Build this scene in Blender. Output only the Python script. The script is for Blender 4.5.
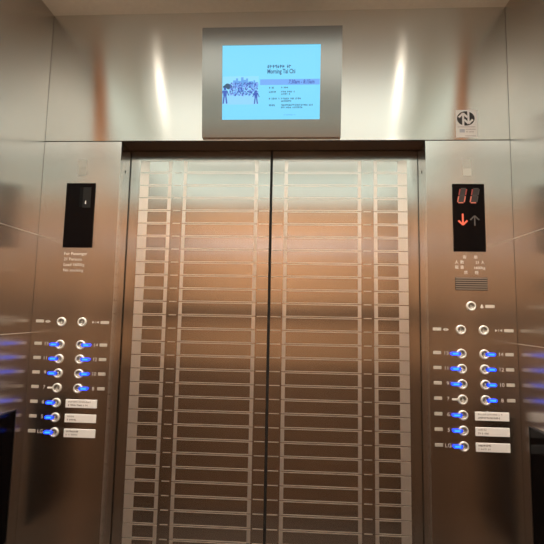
import bpy, bmesh, math, random
from mathutils import Vector, Matrix
random.seed(7)
S = bpy.context.scene
C = S.collection
for o in list(bpy.data.objects):
    bpy.data.objects.remove(o)

# ------------------------------------------------------------------ camera, world, exposure
cam_data = bpy.data.cameras.new('camera')
cam_data.sensor_fit = 'HORIZONTAL'
cam_data.sensor_width = 36.0
cam_data.lens = 27.684
cam_data.clip_start = 0.01
cam = bpy.data.objects.new('camera', cam_data)
C.objects.link(cam)
_r = Vector((0.99848402, 0.05177882, 0.01867125))
_u = Vector((-0.01346252, -0.09917905, 0.99497853))
_f = Vector((-0.05337061, 0.99372153, 0.09833163))
cam.matrix_world = Matrix(((_r.x, _u.x, -_f.x, 0.092),
                           (_r.y, _u.y, -_f.y, -1.4524),
                           (_r.z, _u.z, -_f.z, 1.4805),
                           (0, 0, 0, 1)))
S.camera = cam

w = bpy.data.worlds.new('world')
w.use_nodes = True
w.node_tree.nodes['Background'].inputs[0].default_value = (0.02, 0.018, 0.016, 1)
w.node_tree.nodes['Background'].inputs[1].default_value = 0.0
S.world = w
S.view_settings.view_transform = 'Standard'
S.view_settings.look = 'None'
S.view_settings.gamma = 1
S.view_settings.use_curve_mapping = False
S.view_settings.exposure = 0.0
S.cycles.use_denoising = True
S.cycles.max_bounces = 16
S.cycles.glossy_bounces = 12
S.cycles.diffuse_bounces = 8
S.cycles.sample_clamp_indirect = 6.0

DOWNLIGHT = 50.0      # lamp discs of the two front downlights
WASHER = 30.0          # lamp discs of the three added rear downlights
SPOT = 52.0            # beam of each rear downlight, added to light the rear wall
PANEL_GLOW = 1.8      # luminous ceiling panel
FILL_GLOW = 0.78        # glowing band added high on the rear walls to brighten reflections
FRONT_SPOT = 118.0      # beam of each front downlight
LAMP_COL = (1.0, 0.88, 0.74)
PANEL_COL = (0.92, 1.0, 0.92)

# plan of the car: X across, Y towards the doors (front wall face at 0), Z up
W2, W, D, H, CEIL, BACK = 0.8394, 0.548, 0.0936, 2.1, 2.6, -1.62

# ------------------------------------------------------------------ materials
def new_mat(name):
    m = bpy.data.materials.new(name)
    m.use_nodes = True
    return m, m.node_tree.nodes, m.node_tree.links, m.node_tree.nodes['Principled BSDF']

def steel(name, col, rough, aniso, across, grain, var=0.03):
    """Brushed steel: 'across' is the world direction across the brush lines,
    'grain' the noise scale (long along the brush, short across it)."""
    m, n, l, p = new_mat(name)
    p.inputs['Metallic'].default_value = 1
    p.inputs['Anisotropic'].default_value = aniso
    t = n.new('ShaderNodeCombineXYZ')
    for i in range(3):
        t.inputs[i].default_value = across[i]
    l.new(t.outputs[0], p.inputs['Tangent'])
    tc = n.new('ShaderNodeTexCoord')
    mp = n.new('ShaderNodeMapping')
    mp.inputs['Scale'].default_value = grain
    l.new(tc.outputs['Object'], mp.inputs[0])
    nz = n.new('ShaderNodeTexNoise')
    nz.inputs['Scale'].default_value = 1
    nz.inputs['Detail'].default_value = 3
    l.new(mp.outputs[0], nz.inputs['Vector'])
    r1 = n.new('ShaderNodeMapRange')
    r1.inputs['To Min'].default_value = rough * (1 - var)
    r1.inputs['To Max'].default_value = rough * (1 + var)
    l.new(nz.outputs['Fac'], r1.inputs['Value'])
    l.new(r1.outputs[0], p.inputs['Roughness'])
    mx = n.new('ShaderNodeMix')
    mx.data_type = 'RGBA'
    mx.inputs[6].default_value = tuple(c * (1 - var) for c in col) + (1,)
    mx.inputs[7].default_value = tuple(min(1, c * (1 + var)) for c in col) + (1,)
    l.new(nz.outputs['Fac'], mx.inputs[0])
    l.new(mx.outputs[2], p.inputs['Base Color'])
    return m

def plain(name, col, rough=0.5, metal=0.0, var=0.06, scale=60, spec=0.5):
    m, n, l, p = new_mat(name)
    p.inputs['Metallic'].default_value = metal
    p.inputs['Roughness'].default_value = rough
    p.inputs['Specular IOR Level'].default_value = spec
    tc = n.new('ShaderNodeTexCoord')
    nz = n.new('ShaderNodeTexNoise')
    nz.inputs['Scale'].default_value = scale
    l.new(tc.outputs['Object'], nz.inputs['Vector'])
    mx = n.new('ShaderNodeMix')
    mx.data_type = 'RGBA'
    mx.inputs[6].default_value = tuple(c * (1 - var) for c in col) + (1,)
    mx.inputs[7].default_value = tuple(min(1, c * (1 + var)) for c in col) + (1,)
    l.new(nz.outputs['Fac'], mx.inputs[0])
    l.new(mx.outputs[2], p.inputs['Base Color'])
    return m

def glow(name, col, strength, base=(0.02, 0.02, 0.02)):
    m, n, l, p = new_mat(name)
    p.inputs['Base Color'].default_value = base + (1,)
    p.inputs['Roughness'].default_value = 0.3
    p.inputs['Emission Color'].default_value = col + (1,)
    p.inputs['Emission Strength'].default_value = strength
    return m

def wood(name, dark, light):
    m, n, l, p = new_mat(name)
    p.inputs['Roughness'].default_value = 0.88
    tc = n.new('ShaderNodeTexCoord')
    mp = n.new('ShaderNodeMapping')
    mp.inputs['Scale'].default_value = (9, 9, 1.2)
    l.new(tc.outputs['Object'], mp.inputs[0])
    nz = n.new('ShaderNodeTexNoise')
    nz.inputs['Scale'].default_value = 3
    nz.inputs['Detail'].default_value = 6
    l.new(mp.outputs[0], nz.inputs['Vector'])
    mx = n.new('ShaderNodeMix')
    mx.data_type = 'RGBA'
    mx.inputs[6].default_value = dark + (1,)
    mx.inputs[7].default_value = light + (1,)
    l.new(nz.outputs['Fac'], mx.inputs[0])
    l.new(mx.outputs[2], p.inputs['Base Color'])
    return m

STEEL = (0.67, 0.64, 0.61)
M = {}
M['panel'] = steel('panel_steel', STEEL, 0.24, 0.75, (1, 0, 0), (900, 900, 6))
M['door'] = steel('door_steel', STEEL, 0.20, 0.75, (1, 0, 0), (900, 900, 6))
M['side'] = steel('side_steel', (0.57, 0.535, 0.50), 0.26, 0.88, (0, 1, 0), (40, 40, 3), 0.01)
M['transom'] = steel('transom_steel', (0.72, 0.70, 0.66), 0.23, 0.97, (0, 0, 1), (5, 500, 500), 0.015)
M['jamb'] = steel('jamb_steel', STEEL, 0.22, 0.7, (0, 1, 0), (900, 900, 6))
M['frame'] = steel('monitor_frame_steel', (0.25, 0.235, 0.22), 0.26, 0.6, (1, 0, 0), (900, 900, 6))
M['etch'] = steel('frosted_etching', (0.97, 0.90, 0.83), 0.44, 0.6, (1, 0, 0), (300, 300, 300), 0.02)
M['etch'].node_tree.nodes['Principled BSDF'].inputs['Metallic'].default_value = 0.88
M['soffit'] = plain('soffit_steel_darkened', (0.035, 0.022, 0.016), 0.40, 0.5)  # steel soffit; the dark it reflects is put into the colour
M['rubber'] = plain('black_rubber', (0.012, 0.010, 0.009), 0.7)
M['dark'] = plain('dark_gap', (0.015, 0.012, 0.010), 0.8)
M['black_glass'] = plain('black_glass', (0.004, 0.003, 0.003), 0.12, 0, 0.0, 10, 0.05)
M['black_plastic'] = plain('black_plastic', (0.010, 0.008, 0.007), 0.35, 0, 0.02)
M['lens'] = plain('lens_black', (0.001, 0.001, 0.001), 0.6, 0, 0.0, 10, 0.1)
M['chrome'] = plain('satin_chrome', (0.90, 0.86, 0.80), 0.38, 0.35, 0.02)
M['dish'] = plain('button_steel', (0.60, 0.56, 0.52), 0.20, 1.0, 0.03)
M['braille'] = plain('braille_plate_metal', (0.74, 0.68, 0.60), 0.45, 0.5, 0.03)
M['ink'] = plain('pale_engraving', (0.56, 0.49, 0.43), 0.6, 0.0, 0.02)
M['white'] = plain('white_plastic', (0.95, 0.91, 0.88), 0.45, 0, 0.02)
M['print'] = plain('grey_print', (0.25, 0.20, 0.20), 0.7)
M['print_soft'] = plain('pale_grey_print', (0.50, 0.45, 0.44), 0.7)
M['grille'] = plain('grille_steel', (0.33, 0.27, 0.22), 0.4, 0.6)
M['grille_dark'] = plain('grille_slot', (0.03, 0.022, 0.018), 0.7)
M['plate_grey'] = steel('plate_steel', (0.58, 0.55, 0.51), 0.34, 0.6, (1, 0, 0), (900, 900, 6))
M['plate_light'] = steel('plate_lens', (0.71, 0.68, 0.63), 0.34, 0.6, (1, 0, 0), (900, 900, 6))
M['paper'] = plain('white_sticker', (0.95, 0.93, 0.92), 0.5, 0, 0.02)
M['sticker_dark'] = plain('sticker_charcoal', (0.035, 0.030, 0.030), 0.5)
M['sticker_blue'] = plain('sticker_pale_blue', (0.62, 0.64, 0.72), 0.5)
M['sticker_line'] = plain('sticker_grey_line', (0.50, 0.45, 0.46), 0.5)
M['wood'] = wood('warm_wood', (0.50, 0.265, 0.135), (0.60, 0.335, 0.18))
M['wood_low'] = wood('brown_wood', (0.20, 0.105, 0.055), (0.25, 0.132, 0.069))
M['pale_band'] = plain('pale_band', (0.58, 0.47, 0.46), 0.5)
M['frieze'] = plain('pale_frieze', (0.74, 0.73, 0.62), 0.6)
M['post_tint'] = wood('post_tint_orange', (0.86, 0.31, 0.11), (0.94, 0.38, 0.15))
M['post_low'] = wood('post_dimmed_wood', (0.38, 0.20, 0.105), (0.46, 0.245, 0.13))
M['ceiling'] = plain('ceiling_white', (0.80, 0.78, 0.70), 0.7)
M['floor'] = wood('floor_brown', (0.045, 0.028, 0.018), (0.065, 0.04, 0.026))
M['reflect_strip'] = plain('dark_reflect_strip', (0.03, 0.022, 0.018), 0.5)
M['lamp'] = glow('lamp_disc', LAMP_COL, DOWNLIGHT)
M['lamp_rear'] = glow('rear_lamp_disc', LAMP_COL, WASHER)
M['ceil_glow'] = glow('ceiling_diffuser', PANEL_COL, PANEL_GLOW, (0.8, 0.8, 0.75))
M['fill'] = glow('fill_diffuser', (0.78, 0.96, 0.88), FILL_GLOW, (0.7, 0.7, 0.65))
M['lamp_ring'] = plain('lamp_ring', (0.8, 0.78, 0.74), 0.4, 0.3)
M['trim'] = plain('joint_trim', (0.80, 0.74, 0.66), 0.4, 0.7)
M['blue'] = glow('blue_led_lens', (0.010, 0.048, 1.0), 3.2)
M['blue_core'] = glow('blue_led_core', (0.03, 0.32, 1.0), 1.8)
M['unlit'] = plain('unlit_lens', (0.85, 0.80, 0.74), 0.4)
M['seg_on'] = glow('segment_lit', (0.72, 0.15, 0.08), 0.9)
M['seg_mid'] = glow('segment_half_lit', (0.50, 0.03, 0.02), 0.6)
M['seg_fill'] = plain('segment_backing', (0.014, 0.007, 0.006), 0.5)
M['seg_off'] = plain('segment_unlit', (0.030, 0.023, 0.021), 0.5)
M['arrow_on'] = glow('arrow_lit', (1.0, 0.13, 0.06), 1.1)
M['arrow_off'] = plain('arrow_unlit', (0.06, 0.05, 0.047), 0.5)
M['dot_white'] = plain('small_white_spot', (0.6, 0.6, 0.6), 0.5)
M['smoke'] = plain('smoked_glass', (0.010, 0.010, 0.010), 0.3, 0, 0.02, 10, 0.2)
M['scr'] = glow('screen_cyan', (0.19, 0.70, 1.0), 1.0)
M['scr_bar'] = glow('screen_periwinkle', (0.16, 0.40, 0.92), 1.0)
M['scr_text'] = glow('screen_text', (0.015, 0.09, 0.25), 1.0)
M['scr_text2'] = glow('screen_text_blue', (0.03, 0.07, 0.45), 1.0)
M['scr_soft'] = glow('screen_text_soft', (0.10, 0.40, 0.75), 1.0)
M['pic_sky'] = glow('picture_sky', (0.27, 0.72, 1.0), 1.0)
M['pic_ground'] = glow('picture_ground', (0.27, 0.66, 1.0), 1.0)
M['pic_tree'] = glow('picture_tree', (0.01, 0.07, 0.16), 1.0)
M['pic_build'] = glow('picture_building', (0.11, 0.36, 0.82), 1.0)
M['pic_crowd'] = glow('picture_crowd', (0.03, 0.10, 0.50), 1.0)
M['pic_crowd2'] = glow('picture_crowd_pale', (0.22, 0.42, 0.95), 1.0)

# ------------------------------------------------------------------ helpers
def box(bm, x0, x1, y0, y1, z0, z1, mi=0):
    vs = [bm.verts.new((x, y, z)) for x in (x0, x1) for y in (y0, y1) for z in (z0, z1)]
    for q in ((0, 1, 3, 2), (4, 6, 7, 5), (0, 4, 5, 1), (2, 3, 7, 6), (0, 2, 6, 4), (1, 5, 7, 3)):
        f = bm.faces.new([vs[i] for i in q])
        f.material_index = mi
    return vs

def bar(bm, a, b, wd, y0, y1, mi=0):
    """A flat bar in the XZ plane from a to b, wd wide, between depths y0 and y1."""
    a, b = Vector(a), Vector(b)
    d = (b - a).normalized()
    n = Vector((-d.y, d.x)) * wd / 2
    poly(bm, [a - n, b - n, b + n, a + n], y0, y1, mi)

def poly(bm, pts, y0, y1, mi=0):
    f = [bm.verts.new((p[0], y0, p[1])) for p in pts]
    k = [bm.verts.new((p[0], y1, p[1])) for p in pts]
    n = len(pts)
    fs = [bm.faces.new(f), bm.faces.new(k[::-1])]
    for i in range(n):
        fs.append(bm.faces.new((f[i], f[(i + 1) % n], k[(i + 1) % n], k[i])))
    for q in fs:
        q.material_index = mi

def lathe(bm, cx, cz, prof, n=32, mi=0, axis='y', cap=True):
    """Revolve (radius, depth) pairs about an axis through (cx, cz); depth runs along Y (or Z)."""
    rings = []
    for r, d in prof:
        ring = []
        for i in range(n):
            t = 2 * math.pi * i / n
            c, s = math.cos(t) * r, math.sin(t) * r
            ring.append(bm.verts.new((cx + c, d, cz + s) if axis == 'y' else (cx + c, cz + s, d)))
        rings.append(ring)
    fs = []
    for a, b in zip(rings, rings[1:]):
        for i in range(n):
            fs.append(bm.faces.new((a[i], a[(i + 1) % n], b[(i + 1) % n], b[i])))
    if cap:
        fs.append(bm.faces.new(rings[0]))
        fs.append(bm.faces.new(rings[-1][::-1]))
    else:
        for i in range(n):
            fs.append(bm.faces.new((rings[-1][i], rings[-1][(i + 1) % n], rings[0][(i + 1) % n], rings[0][i])))
    for q in fs:
        q.material_index = mi
        q.smooth = True

def world_of(o):
    v = Vector()
    while o:
        v += o.location
        o = o.parent
    return v

def obj(name, bm, mat, parent=None, bevel=0.0, label=None):
    bmesh.ops.recalc_face_normals(bm, faces=bm.faces[:])
    co = [v.co for v in bm.verts]
    c = Vector([(min(v[i] for v in co) + max(v[i] for v in co)) / 2 for i in range(3)])
    for v in bm.verts:
        v.co -= c
    me = bpy.data.meshes.new(name)
    bm.to_mesh(me)
    bm.free()
    for m in (mat if isinstance(mat, (list, tuple)) else [mat]):
        me.materials.append(m)
    o = bpy.data.objects.new(name, me)
    C.objects.link(o)
    if parent:
        o.parent = parent
        o.location = c - world_of(parent)
    else:
        o.location = c
    if bevel:
        b = o.modifiers.new('bevel', 'BEVEL')
        b.width = bevel
        b.segments = 2
        b.limit_method = 'ANGLE'
    if label:
        o['label'] = label
    return o

def thing(name, label, cat, loc, group=None):
    o = bpy.data.objects.new(name, None)
    o.empty_display_size = 0.05
    C.objects.link(o)
    o.location = loc
    o['label'] = label
    o['category'] = cat
    if group:
        o['group'] = group
    return o

def struct(name, bm, mat, bevel=0.0, label=None, parent=None):
    o = obj(name, bm, mat, parent, bevel)
    if parent is None:
        o['kind'] = 'structure'
    if label:
        o['label'] = label
    return o

def one_box(*a):
    bm = bmesh.new()
    box(bm, *a)
    return bm

def text_bm(body, size, x, z, y=-0.0004, align='CENTER', depth=0.0003, width=None, shear=0.0, bold=0.0):
    """Real lettering standing on a wall facing -Y, baseline centred vertically on z."""
    cu = bpy.data.curves.new('lettering', 'FONT')
    cu.body = body
    cu.size = size
    cu.align_x = align
    cu.align_y = 'CENTER'
    cu.extrude = depth
    cu.shear = shear
    cu.offset = bold
    cu.resolution_u = 3
    t = bpy.data.objects.new('lettering', cu)
    C.objects.link(t)
    dg = bpy.context.evaluated_depsgraph_get()
    me = bpy.data.meshes.new_from_object(t.evaluated_get(dg))
    bpy.data.objects.remove(t)
    bpy.data.curves.remove(cu)
    bm = bmesh.new()
    bm.from_mesh(me)
    bpy.data.meshes.remove(me)
    xs = [v.co.x for v in bm.verts]
    k = 1.0
    if width:
        k = width / (max(xs) - min(xs))
    for v in bm.verts:
        v.co = Vector((x + v.co.x * k, y - v.co.z, z + v.co.y))
        
    for f in bm.faces:
        f.material_index = 0
    return bm

def illegible(bm, x0, x1, z, h, y0, y1, rnd, mi=0):
    """Print too small to read: a run of little strokes."""
    x = x0
    while x < x1:
        wd = rnd.uniform(0.5, 1.0) * h * 0.75
        for _ in range(2):
            zz = z + rnd.uniform(-0.3, 0.3) * h
            box(bm, x, min(x + wd, x1 + 0.0005), y0, y1, zz - h * 0.10, zz + h * 0.10, mi)
        xx = x + rnd.uniform(0.1, 0.8) * wd
        box(bm, xx - h * 0.09, xx + h * 0.09, y0, y1, z - h / 2, z + h / 2, mi)
        x += wd + h * (0.75 if rnd.random() < 0.16 else 0.16)

# ------------------------------------------------------------------ the car: floor, ceiling, walls
struct('floor', one_box(-W2 - .06, W2 + .06, BACK - .06, 0.20, -0.05, 0), M['floor'])
struct('ceiling', one_box(-W2 - .06, W2 + .06, BACK - .06, 0.20, CEIL, CEIL + .05), M['ceiling'])
bm = bmesh.new()
box(bm, -W2 - .05, -W2, BACK, -0.42, 0, CEIL, 0)
struct('wall_left', one_box(-W2 - .05, -W2, -0.36, 0.10, 0, CEIL), M['side'], 0.001)
struct('wall_right', one_box(W2, W2 + .05, -0.36, 0.10, 0, CEIL), M['side'], 0.001)
for nm, s in (('trim_1', -1), ('trim_2', 1)):        # posts: head coloured orange, lower part darkened, to shape their reflections
    bm2 = bmesh.new()
    a, b = sorted((s * (W2 - .004), s * (W2 + .05)))
    box(bm2, a, b, -0.47, -0.36, 0, 2.22, 1)
    box(bm2, a, b, -0.47, -0.36, 2.22, CEIL, 0)
    struct(nm, bm2, [M['post_tint'], M['post_low']])
bm.free()
for nm, s in (('wall_left_rear', -1), ('wall_right_rear', 1)):
    bm = bmesh.new()
    a, b = sorted((s * W2, s * (W2 + .05)))
    box(bm, a, b, BACK, -0.47, 0, 2.35, 0)
    box(bm, a, b, BACK, -0.47, 2.35, CEIL, 1)
    struct(nm, bm, [M['side'], M['frieze']])
# horizontal joint strips on the side walls
for i, (s, z) in enumerate(((-1, 1.748), (1, 1.750), (-1, 1.397), (1, 1.394))):
    a, b = sorted((s * W2, s * (W2 - .0012)))
    struct('trim_%d' % (3 + i), one_box(a, b, -0.358, -0.002, z - .0008, z + .0008), M['trim'])
# rear wall: brown dado, warm wood, pale band, pale frieze
bm = bmesh.new()
box(bm, -W2 - .05, W2 + .05, BACK - .05, BACK, 0, 1.10, 1)
box(bm, -W2 - .05, W2 + .05, BACK - .05, BACK, 1.10, 2.35, 0)
box(bm, -W2 - .05, W2 + .05, BACK - .05, BACK, 2.35, CEIL, 2)
struct('wall_back', bm, [M['wood'], M['wood_low'], M['frieze']])
struct('trim_7', one_box(-W2, W2, BACK, BACK + .006, 1.95, 2.07), M['pale_band'])
struct('trim_8', one_box(-W2, W2, BACK, BACK + .02, 1.455, 1.525), M['reflect_strip'])  # unseen strip added so the steel mirrors a dark band at eye level
# hoistway behind the doors stays dark
struct('wall_front', one_box(-W2 - .05, W2 + .05, 0.16, 0.20, 0, CEIL), M['dark'])

# transom over the doors
tr = struct('wall_front_transom', one_box(-W2 + .0005, W2 - .0005, 0, 0.086, H + .0012, CEIL), M['transom'], 0.0006)
struct('trim_9', one_box(-W - .02, W + .02, 0.003, 0.0865, H - .0004, H + .0010), M['soffit'])

# ------------------------------------------------------------------ the two door leaves
PITCH, Z_LINE = 0.0495, 1.8643
def door(name, s, label):
    """s = -1 left leaf, +1 right leaf. Every X below is measured from the meeting edge outwards."""
    def xr(a, b):
        return sorted((s * a, s * b))
    x0, x1 = xr(0.0045, 0.60)
    d = obj(name, one_box(x0, x1, D, D + .03, 0.006, 2.14), M['door'], None, 0.0008)
    d['kind'] = 'structure'
    d['label'] = label
    d['category'] = 'door'
    x0, x1 = xr(0.0008, 0.0045)
    obj('rubber_edge', one_box(x0, x1, D + .002, D + .03, 0.006, 2.14), M['rubber'], d)
    y0, y1 = D - .0006, D + .001
    bm = bmesh.new()
    g = 0.0015                                   # dark gap between rows
    t = 0.0030                                   # thin horizontal line
    k0 = -4
    k1 = int((Z_LINE - 0.02) / PITCH)
    for k in range(k0, k1):
        zt = Z_LINE - k * PITCH - g              # top and bottom of this row of cells
        zb = Z_LINE - (k + 1) * PITCH + g
        def fr(a, b, c, d_):                     # frame: outer a..d_, inner b..c
            p, q = xr(a, b); box(bm, p, q, y0, y1, zb, zt)
            p, q = xr(c, d_); box(bm, p, q, y0, y1, zb, zt)
            p, q = xr(b, c)
            box(bm, p, q, y0, y1, zt - t, zt)
            box(bm, p, q, y0, y1, zb, zb + t)
        fr(0.0500, 0.0635, 0.3250, 0.3380)
        fr(0.3840, 0.3975, 0.4730, 0.5080)
        zc = Z_LINE - k * PITCH
        p, q = xr(0.0065, 0.0440); box(bm, p, q, y0, y1, zc - .0016, zc + .0016)
        p, q = xr(0.3460, 0.3740); box(bm, p, q, y0, y1, zc - .0016, zc + .0016)
    obj('etched_pattern', bm, M['etch'], d, label='pale frosted grid etched into the steel leaf')
    return d
door('door_1', -1, 'left brushed steel lift door leaf with frosted grid lines')
door('door_2', 1, 'right brushed steel lift door leaf with frosted grid lines')

# ------------------------------------------------------------------ control panels
ROWS = [1.3575, 1.3078, 1.2578, 1.2078, 1.1574, 1.1077, 1.0576]
ROW_DOOR, ROW_ALARM = 1.4373, 1.5173
COL_A, COL_B = 0.7294, 0.6545                    # distances of the button columns from the middle

def push_button(par, x, z, side, state, rnd):
    """side: -1 light on the left of the button, +1 on the right, 0 none; state: lit / unlit / none"""
    bm = bmesh.new()
    lathe(bm, x, z, [(0.0006, -0.0012), (0.0040, -0.0014), (0.0075, -0.0020), (0.0098, -0.0030), (0.0108, -0.0034)], 28)
    b = obj('push_button', bm, M['dish'], par)
    bm = bmesh.new()
    lathe(bm, x, z, [(0.0105, 0.001), (0.0105, -0.0035), (0.0115, -0.0046), (0.0145, -0.0046), (0.0158, -0.0034), (0.0162, 0.001)], 40, cap=False)
    obj('button_ring', bm, M['chrome'], b, label='bright satin ring')
    if side:
        bm = bmesh.new()
        if state == 'lit':
            h = 0.0052
            a, c = x + side * 0.0065, x + side * 0.0350
            pts = [(a, z - h), (c - side * .003, z - h), (c, z - h * .5), (c, z + h * .5), (c - side * .003, z + h), (a, z + h)]
            poly(bm, pts, -0.0056, 0.0005, 0)
            a, c = sorted((x + side * 0.0120, x + side * 0.0300))
            box(bm, a, c, -0.0062, -0.0050, z - .0026, z + .0026, 1)
            obj('indicator_light', bm, [M['blue'], M['blue_core']], b, label='lit blue indicator light')
        else:
            a, c = sorted((x + side * 0.0155, x + side * 0.0340))
            box(bm, a, c, -0.003, 0.0005, z - .0026, z + .0026)
            obj('indicator_light', bm, M['unlit'], b, label='unlit pale indicator')
    return b

def braille(par, x, z, rnd, wd=0.026, h=0.0105):
    bm = bmesh.new()
    box(bm, x - wd / 2, x + wd / 2, -0.0012, 0.0004, z - h / 2, z + h / 2)
    for c in range(3):
        for i in range(2):
            for j in range(3):
                if rnd.random() < 0.55:
                    lathe(bm, x - wd * .3 + c * wd * .3 + (i - .5) * .0030, z + (j - 1) * .0028,
                          [(0.0011, -0.0011), (0.0008, -0.0017), (0.0003, -0.0019)], 6)
    obj('braille_plate', bm, M['braille'], par)

def arrows_bm(x, z, inward):
    """Door open / door close symbol: two triangles about a bar or facing each other."""
    bm = bmesh.new()
    h, wd = 0.0048, 0.0080
    if inward:
        poly(bm, [(x - .0115, z - h), (x - .0115 + wd, z), (x - .0115, z + h)], -.0007, .0002)
        poly(bm, [(x + .0115, z - h), (x + .0115, z + h), (x + .0115 - wd, z)], -.0007, .0002)
        box(bm, x - .0008, x + .0008, -.0007, .0002, z - h, z + h)
    else:
        poly(bm, [(x - .0105, z), (x - .0105 + wd, z - h), (x - .0105 + wd, z + h)], -.0007, .0002)
        poly(bm, [(x + .0105, z), (x + .0105 - wd, z + h), (x + .0105 - wd, z - h)], -.0007, .0002)
        box(bm, x - .0008, x + .0008, -.0007, .0002, z - h, z + h)
    return bm

def control_panel(s, label):
    """s = -1 the panel left of the doors, +1 the one on the right."""
    rnd = random.Random(11 + s)
    cx = s * (W + W2) / 2
    t = thing('control_panel', label, 'control panel', (cx, 0, 0))
    x0, x1 = sorted((s * W, s * (W2 - .0005)))
    # folded sheet: face plate and door jamb in one
    fp = obj('face_plate', one_box(x0, x1, 0, 0.086, 0.002, H - .0015), [M['panel'], M['jamb']], t, 0.0006)
    for f in fp.data.polygons:
        if abs(f.normal.x) > .9:
            f.material_index = 1
    bm = bmesh.new()
    lathe(bm, 0, 0, [(0.0042, 0.0012), (0.0042, -0.0005), (0.0030, -0.0010)], 16)
    for v in bm.verts:                            # a screw head on the jamb, facing the opening
        v.co = Vector((s * W + s * v.co.y, 0.046 + v.co.x * .7, 2.0 + v.co.z * 1.5))
    obj('jamb_screw', bm, M['dark'], t, label='dark oval screw in the jamb')
    # two small squares above the display
    px = s * 0.6895
    bm = bmesh.new()
    box(bm, px - .0145, px + .0145, -.0006, .0004, 1.9985, 2.0280, 0)
    box(bm, px - .0145, px + .0145, -.0009, .0004, 1.9700, 1.9975, 1 if s > 0 else 0)
    obj('cover_plate', bm, [M['plate_grey'], M['plate_light']], t, 0.0003)

    # buttons: column nearer the car's side wall and column nearer the doors
    xl, xr_ = (-COL_A, -COL_B) if s < 0 else (COL_B, COL_A)
    left_names = ['13', '11', '9', '7', '6', '5', 'LG']
    right_names = ['14', '12', '10', '8']
    for i, nm in enumerate(left_names):
        z = ROWS[i]
        push_button(t, xl, z, -1, 'unlit' if nm == '7' else 'lit', rnd)
        nx = xl - 0.0500 + (0.003 if len(nm) == 1 else 0)
        obj('floor_number', text_bm(nm, 0.0175, nx, z + .001), M['ink'], t)
        braille(t, xl - 0.0800, z + .0025, rnd)
    for i, nm in enumerate(right_names):
        z = ROWS[i]
        push_button(t, xr_, z, 1, 'lit', rnd)
        obj('floor_number', text_bm(nm, 0.0175, xr_ + 0.0535, z), M['ink'], t)
        braille(t, xr_ + 0.0815, z + .001, rnd)
    push_button(t, xl, ROW_DOOR, 0, None, rnd)
    push_button(t, xr_, ROW_DOOR, 0, None, rnd)
    obj('door_open_symbol', arrows_bm(xl - .0500, ROW_DOOR, False), M['ink'], t)
    braille(t, xl - .0790, ROW_DOOR + .001, rnd, 0.028)
    obj('door_close_symbol', arrows_bm(xr_ + .0490, ROW_DOOR, True), M['ink'], t)
    braille(t, xr_ + .0820, ROW_DOOR, rnd, 0.030)
    # white name plates beside the three lowest buttons
    n0, n1 = (-0.6947, -0.5838) if s < 0 else (0.6930, 0.8022)
    spec = [((.08, .78, 0), (.08, .70, 1)), ((.08, .30, 0), (.08, .37, 1)), ((.07, .46, 1), (.07, .43, 0))]
    for i, z in enumerate((1.1563, 1.1068, 1.0570)):
        bm = bmesh.new()
        box(bm, n0, n1, -.002, .0004, z - .0140, z + .0140)
        pl = obj('name_plate', bm, M['white'], t, 0.0006, label='white engraved name plate')
        bm = bmesh.new()
        for (a, b, dk), zz in zip(spec[i], (z + .0062, z - .0048)):
            illegible(bm, n0 + a * (n1 - n0), n0 + b * (n1 - n0), zz, 0.0062, -.0023, -.0018, rnd, dk)
        obj('plate_print', bm, [M['print_soft'], M['print']], pl)
    return t, rnd

left, rl = control_panel(-1, 'brushed steel lift control panel left of the doors, dark blank display on top')
right, rr = control_panel(1, 'brushed steel lift control panel right of the doors, red floor display on top')

# left: dark display window and English notice
d = obj('display_window', one_box(-0.7434, -0.6356, -.003, .001, 1.7030, 1.9408), M['black_glass'], left, 0.0008, label='black blank display window')
obj('camera_slot', one_box(-0.6915, -0.6795, -.0034, -.0028, 1.8520, 1.9250), M['lens'], d)
obj('window_pane', one_box(-0.6790, -0.6500, -.0034, -.0028, 1.8500, 1.9250), M['smoke'], d)
bm = bmesh.new()
lathe(bm, -0.6680, 1.8650, [(0.0022, -.0030), (0.0022, -.0042), (0.0012, -.0047)], 12)
box(bm, -0.6694, -0.6666, -.0044, -.0030, 1.8670, 1.8745)
obj('sensor_spot', bm, M['dot_white'], d)
for body, z in (('For Passenger', 1.6807), ('21 Persons', 1.6607), ('Load 1600kg', 1.6407), ('No smoking', 1.6207)):
    obj('notice_line', text_bm(body, 0.0150, -0.7370, z, align='LEFT'), M['ink'], left)

# right: floor display, Chinese notice, loudspeaker grille, alarm button
d = obj('display_window', one_box(0.6370, 0.7451, -.003, .001, 1.7033, 1.9410), M['black_glass'], right, 0.0008, label='black floor display window, red digits and arrow lit')
def digit(x, z, lit):
    """Slanted seven-segment digit, x,z lower left corner. lit: segment -> material slot"""
    wd, hh, sl, th = 0.0225, 0.0500, 0.0100, 0.0036
    def P(u, v):
        return (x + u * wd + v * sl, z + v * hh)
    bm = bmesh.new()
    segs = {'bottom': ((.12, 0), (.88, 0)), 'middle': ((.12, .5), (.88, .5)), 'top': ((.12, 1), (.88, 1)),
            'll': ((0, .04), (0, .46)), 'lu': ((0, .54), (0, .96)), 'rl': ((1, .04), (1, .46)), 'ru': ((1, .54), (1, .96))}
    for k, (a, b) in segs.items():
        bar(bm, P(*a), P(*b), th, -.0036, -.0029, lit.get(k, 2))
    poly(bm, [P(.1, .03), P(.9, .03), P(.9, .97), P(.1, .97)], -.00335, -.0029, 3)
    obj('floor_digit', bm, [M['seg_on'], M['seg_mid'], M['seg_off'], M['seg_fill']], d)
digit(0.6530, 1.8740, {'ll': 0, 'bottom': 0, 'rl': 0, 'ru': 1, 'lu': 1})
digit(0.6955, 1.8740, {'ll': 0, 'bottom': 0, 'lu': 1})
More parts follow.
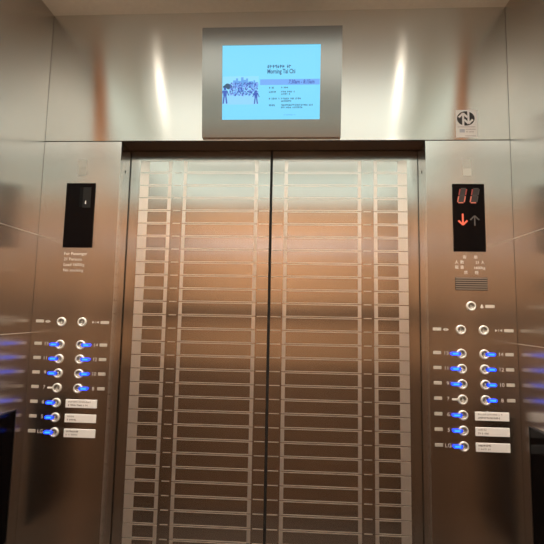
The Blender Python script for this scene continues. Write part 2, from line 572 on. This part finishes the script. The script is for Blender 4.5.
def arrow(x, z0, z1, up, name, mat, label, th):
    bm = bmesh.new()
    tip, tail = (z1, z0) if up else (z0, z1)
    k = -1 if up else 1
    bar(bm, (x, tail), (x, tip + k * .004), th, -.0036, -.0029)
    for sx in (-1, 1):
        bar(bm, (x, tip + k * .003), (x + sx * 0.0150, tip + k * .0180), th, -.00365, -.0029)
    obj(name, bm, mat, d, label=label)
arrow(0.6695, 1.7930, 1.8350, False, 'down_arrow', M['arrow_on'], 'lit red down arrow', 0.0055)
arrow(0.7095, 1.7935, 1.8310, True, 'up_arrow', M['arrow_off'], 'unlit grey up arrow', 0.0042)
for body, x, z, al in (('客', 0.6735, 1.6835, 'CENTER'), ('用', 0.7100, 1.6835, 'CENTER'),
                       ('人', 0.6460, 1.6660, 'CENTER'), ('數', 0.6640, 1.6660, 'CENTER'), ('21 人', 0.7400, 1.6660, 'RIGHT'),
                       ('載', 0.6460, 1.6485, 'CENTER'), ('重', 0.6640, 1.6485, 'CENTER'), ('1600kg', 0.7410, 1.6475, 'RIGHT'),
                       ('禁', 0.6760, 1.6305, 'CENTER'), ('煙', 0.7120, 1.6305, 'CENTER')):
    obj('notice_line', text_bm(body, 0.0135, x, z, align=al), M['ink'], right)
bm = bmesh.new()
gx0, gx1, gz0, gz1 = 0.6400, 0.7466, 1.5705, 1.6150
box(bm, gx0, gx1, -.0006, .001, gz0, gz1, 1)
n = 6
for i in range(n):
    z = gz0 + (i + .62) * (gz1 - gz0) / n
    box(bm, gx0 + .001, gx1 - .001, -.0030, .0005, z - .0021, z + .0021, 0)
obj('speaker_grille', bm, [M['grille'], M['grille_dark']], right)
push_button(right, 0.6902, ROW_ALARM, 0, None, rr)
bm = bmesh.new()                                   # bell symbol
bx, bz = 0.7262, ROW_ALARM
poly(bm, [(bx - .006, bz - .005), (bx + .006, bz - .005), (bx + .0040, bz - .002), (bx + .0036, bz + .003), (bx + .0015, bz + .0062),
          (bx - .0015, bz + .0062), (bx - .0036, bz + .003), (bx - .0040, bz - .002)], -.0007, .0002)
box(bm, bx - .0015, bx + .0015, -.0007, .0002, bz - .0075, bz - .0056)
obj('bell_symbol', bm, M['ink'], right)
braille(right, 0.7525, ROW_ALARM, rr, 0.030)

# ------------------------------------------------------------------ information screen on the transom
t = thing('information_screen', 'steel-framed lit cyan screen mounted on the transom above the doors', 'screen', (0.0025, 0, 2.111))
fx0, fx1, fz0, fz1 = -0.2480, 0.2495, 2.1100, 2.4970
sx0, sx1, sz0, sz1 = -0.1755, 0.1745, 2.1722, 2.4345
TILT = math.radians(8)                             # the screen leans forward from its lower edge
bm = bmesh.new()
for x in (fx0 + .002, fx1 - .002):
    for y, z in ((-.001, fz0 + .001), (-.001, fz1 - .002), ((fz1 - 2.111) * math.tan(TILT) - .001, fz1 - .002)):
        bm.verts.new((x, y, z))
bm.verts.ensure_lookup_table()
v = bm.verts
for q in ((0, 1, 2), (3, 5, 4), (0, 3, 4, 1), (1, 4, 5, 2), (2, 5, 3, 0)):
    bm.faces.new([v[i] for i in q])
obj('housing', bm, M['frame'], t)
bm = bmesh.new()
box(bm, fx0, fx1, -.012, 0.0, fz0, sz0)
box(bm, fx0, fx1, -.012, 0.0, sz1, fz1)
box(bm, fx0, sx0, -.012, 0.0, sz0, sz1)
box(bm, sx1, fx1, -.012, 0.0, sz0, sz1)
bmesh.ops.remove_doubles(bm, verts=bm.verts[:], dist=1e-5)
obj('bezel', bm, M['frame'], t)
scr = obj('display', one_box(sx0 - .001, sx1 + .001, -.0098, -.001, sz0 - .001, sz1 + .001), M['scr'], t, label='lit cyan display')
def SX(px):
    return -0.1740 + (px - 222.6) * 0.00360
def SZ(py):
    return 2.1724 + (119.3 - py) * 0.00354
Y0, Y1 = -.0102, -.0095
bm = bmesh.new()                                   # photograph of a crowd in a park, shown on the screen
rp = random.Random(3)
def rect(x0, y0, x1, y1, mi, dy=0.0):
    box(bm, SX(x0), SX(x1), Y0 - dy, Y1, SZ(y1), SZ(y0), mi)
rect(222.6, 76, 258.5, 104, 0)
rect(222.6, 93, 258.5, 104, 1, .0001)
for x0, y0, x1, y1 in ((233, 80, 236, 87), (236, 78, 238, 87), (238, 80.5, 241, 87), (241, 77, 243.5, 87), (243.5, 79.5, 246, 87), (246, 78.2, 248, 87), (248.5, 81, 253, 87), (253.5, 80, 255, 87), (255, 82, 258, 87)):
    rect(x0, y0, x1, y1, 3, .0002)
for cx_, cy_, r_ in ((225, 86.3, 2.0), (227.5, 85, 2.6), (230, 86.2, 2.4), (231.8, 87.6, 1.5), (228.5, 87.3, 2.0)):
    poly(bm, [(SX(cx_ + r_ * (1 + .12 * math.sin(3 * a)) * math.cos(a * math.pi / 8)), SZ(cy_ + r_ * .75 * math.sin(a * math.pi / 8))) for a in range(16)], Y0 - .0003 - r_ * .00002, Y1, 2)
for _ in range(330):
    x, y = rp.uniform(229, 257.5), rp.uniform(82, 94)
    rect(x, y, x + rp.uniform(.7, 1.4), y + rp.uniform(.8, 2.2), rp.choice((4, 4, 4, 5, 5, 3)), .0003 + rp.random() * .0001)
def figure(x, y0, y1):
    h = y1 - y0
    lathe(bm, SX(x), SZ(y0 + h * .08), [(h * .00030, Y0 - .0005), (h * .00030, Y1)], 10, 4)
    poly(bm, [(SX(x - h * .13), SZ(y0 + h * .18)), (SX(x + h * .13), SZ(y0 + h * .18)), (SX(x + h * .10), SZ(y0 + h * .55)), (SX(x - h * .10), SZ(y0 + h * .55))][::-1], Y0 - .0005, Y1, 4)
    for k in (-1, 1):
        bar(bm, (SX(x + k * h * .05), SZ(y0 + h * .52)), (SX(x + k * h * .11), SZ(y1)), h * .00032, Y0 - .0005, Y1, 4)
        bar(bm, (SX(x + k * h * .12), SZ(y0 + h * .20)), (SX(x + k * h * .24), SZ(y0 + h * .50)), h * .00022, Y0 - .0005, Y1, 4)
figure(225.0, 87, 103)
figure(256.0, 90, 103.5)
obj('picture', bm, [M['pic_sky'], M['pic_ground'], M['pic_tree'], M['pic_build'], M['pic_crowd'], M['pic_crowd2']], scr, label='bluish picture of a crowd in a park')
obj('title_bar', one_box(SX(260), SX(318.8), Y0, Y1, SZ(84.8), SZ(79.2)), M['scr_bar'], scr)
obj('title_text', text_bm('Morning Tai Chi', 0.0215, SX(267), SZ(71.6), Y0, 'LEFT', .0002, SX(294.5) - SX(267), 0.0, .0005), M['scr_text'], scr)
obj('time_text', text_bm('7:30am - 8:15am', 0.0190, SX(288), SZ(82), Y0 - .0001, 'LEFT', .0002, SX(313.5) - SX(288), 0.2, .0004), M['scr_text2'], scr)
bm = bmesh.new()
for x0, x1, y, h in ((267, 291, 66.6, 3.4),):
    illegible(bm, SX(x0), SX(x1), SZ(y), h * .0035, Y0, Y1, rp, 0)
obj('heading_text', bm, M['scr_text'], scr)
bm = bmesh.new()
for x0, x1, y in ((269, 274, 87.5), (269, 277, 91.8), (269, 279, 98.5), (269, 276, 105)):
    illegible(bm, SX(x0), SX(x1), SZ(y), .0072, Y0, Y1, rp, 0)
for x0, x1, y in ((281, 289, 87.5), (281, 294, 91.6), (281, 290, 94), (281, 302, 98.4), (281, 291, 100.9), (281, 312, 104.8), (281, 302, 107.2)):
    illegible(bm, SX(x0), SX(x1), SZ(y), .0066, Y0, Y1, rp, 0)
obj('detail_text', bm, M['scr_text'], scr)
bm = bmesh.new()
illegible(bm, SX(284), SX(295), SZ(114.6), .004, Y0, Y1, rp, 1)
obj('footer_text', bm, [M['scr_text'], M['scr_soft']], scr)
t.rotation_euler.x = TILT

# ------------------------------------------------------------------ sticker on the transom
t = thing('sticker', 'small white sticker with dark round double-arrow mark on the transom above right panel', 'sticker', (0.6925, 0, 2.110))
px0, px1, pz0, pz1 = 0.6553, 0.7300, 2.1095, 2.2105
obj('backing', one_box(px0, px1, -.0008, .0006, pz0, pz1), M['paper'], t)
bm = bmesh.new()
ex, ez, ea, eb = 0.6898, 2.1790, 0.0305, 0.0265
poly(bm, [(ex + ea * math.cos(a * math.pi / 20), ez + eb * math.sin(a * math.pi / 20)) for a in range(40)], -.0010, -.0005, 0)
th = 0.0072
for k in (-1, 1):                                   # white arrow up on the left, down on the right
    x = ex + k * 0.0092
    z_tail, z_tip = ez + k * 0.030, ez - k * 0.0150
    bar(bm, (x, z_tail), (x, z_tip), th, -.0013, -.0009, 1)
    for sx in (-1, 1):
        bar(bm, (x, z_tip - k * .004), (x + sx * .0150, z_tip + k * .0110), th, -.00135, -.0009, 1)
obj('arrow_mark', bm, [M['sticker_dark'], M['paper']], t)
bm = bmesh.new()
box(bm, px0 + .006, px1 - .008, -.0010, -.0006, 2.1470, 2.1488, 0)
box(bm, px0 + .030, px1 - .006, -.0010, -.0006, 2.1140, 2.1158, 0)
box(bm, px0 + .012, px0 + .030, -.0010, -.0006, 2.1275, 2.1400, 1)
illegible(bm, px0 + .034, px1 - .008, 2.1390, .004, -.0010, -.0006, rp, 0)
illegible(bm, px0 + .034, px1 - .014, 2.1300, .004, -.0010, -.0006, rp, 0)
obj('small_print', bm, [M['sticker_line'], M['sticker_blue']], t)

# ------------------------------------------------------------------ dark glass panels on the side walls
for s, lab in ((-1, 'black glass panel low on the left side wall beside the name plates'),
               (1, 'black glass panel low on the right side wall beside the name plates')):
    t = thing('wall_panel', lab, 'panel', (s * W2, -0.21, 0.72))
    a, b = sorted((s * W2, s * (W2 - .005)))
    y0, y1 = -0.350, -0.055
    obj('glass', one_box(a, b, y0 + .004, y1 - .004, 0.724, 1.139), M['black_glass'], t)
    bm = bmesh.new()
    a, b = sorted((s * W2, s * (W2 - .006)))
    box(bm, a, b, y0, y1, 1.139, 1.143)
    box(bm, a, b, y0, y1, 0.720, 0.724)
    box(bm, a, b, y0, y0 + .004, 0.724, 1.139)
    box(bm, a, b, y1 - .004, y1, 0.724, 1.139)
    obj('edge_frame', bm, M['black_plastic'], t)

# ------------------------------------------------------------------ ceiling lamps (they light the car)
spots = [(-0.575, -0.45), (0.575, -0.45), (-0.55, -1.10), (-0.02, -1.10), (0.52, -1.10)]  # the three rear ones are added to light the unseen rear wall
names = ['front left', 'front right', 'rear left, added to light the rear wall', 'rear middle, added to light the rear wall', 'rear right, added to light the rear wall']
for (x, y), nm in zip(spots, names):
    t = thing('ceiling_downlight', 'round warm downlight recessed in the ceiling, %s' % nm, 'ceiling light', (x, y, CEIL), 'ceiling downlights')
    bm = bmesh.new()
    lathe(bm, x, y, [(0.019, CEIL), (0.019, CEIL - .004), (0.050, CEIL - .003), (0.050, CEIL)], 28, axis='z', cap=False)
    obj('trim_ring', bm, M['lamp_ring'], t)
    bm = bmesh.new()
    lathe(bm, x, y, [(0.018, CEIL), (0.018, CEIL - .002)], 28, axis='z')
    obj('lamp', bm, M['lamp'] if y > -1 else M['lamp_rear'], t)
    if True:                                       # the lamp's own beam
        rear = y < -1
        ld = bpy.data.lights.new('beam', 'SPOT')
        ld.energy = SPOT if rear else FRONT_SPOT
        ld.color = LAMP_COL
        ld.spot_size = math.radians(100 if rear else 76)
        ld.spot_blend = 0.9
        ld.shadow_soft_size = 0.03
        lo = bpy.data.objects.new('beam', ld)
        C.objects.link(lo)
        lo.parent = t
        lo.location = (0, 0, -.012)
        lo.rotation_euler = (math.radians(-24 if rear else 8), 0, 0)
t = thing('ceiling_light_panel', 'large luminous white panel in the middle of the ceiling', 'ceiling light', (0, -0.85, CEIL))
obj('diffuser', one_box(-0.70, 0.70, -1.30, -0.55, CEIL - .006, CEIL), M['ceil_glow'], t)
t = thing('fill_light', 'unseen glowing fill band added round the top of the rear walls', 'cove light', (0, BACK, 2.36))  # added glow, so door tops and side walls reflect a pale band
obj('rear_diffuser', one_box(-W2, W2, BACK, BACK + .012, 2.36, 2.59), M['fill'], t)
for sd in (-1, 1):
    a, b = sorted((sd * W2, sd * (W2 - .012)))
    obj('side_diffuser', one_box(a, b, BACK + .012, -0.48, 2.36, 2.59), M['fill'], t)
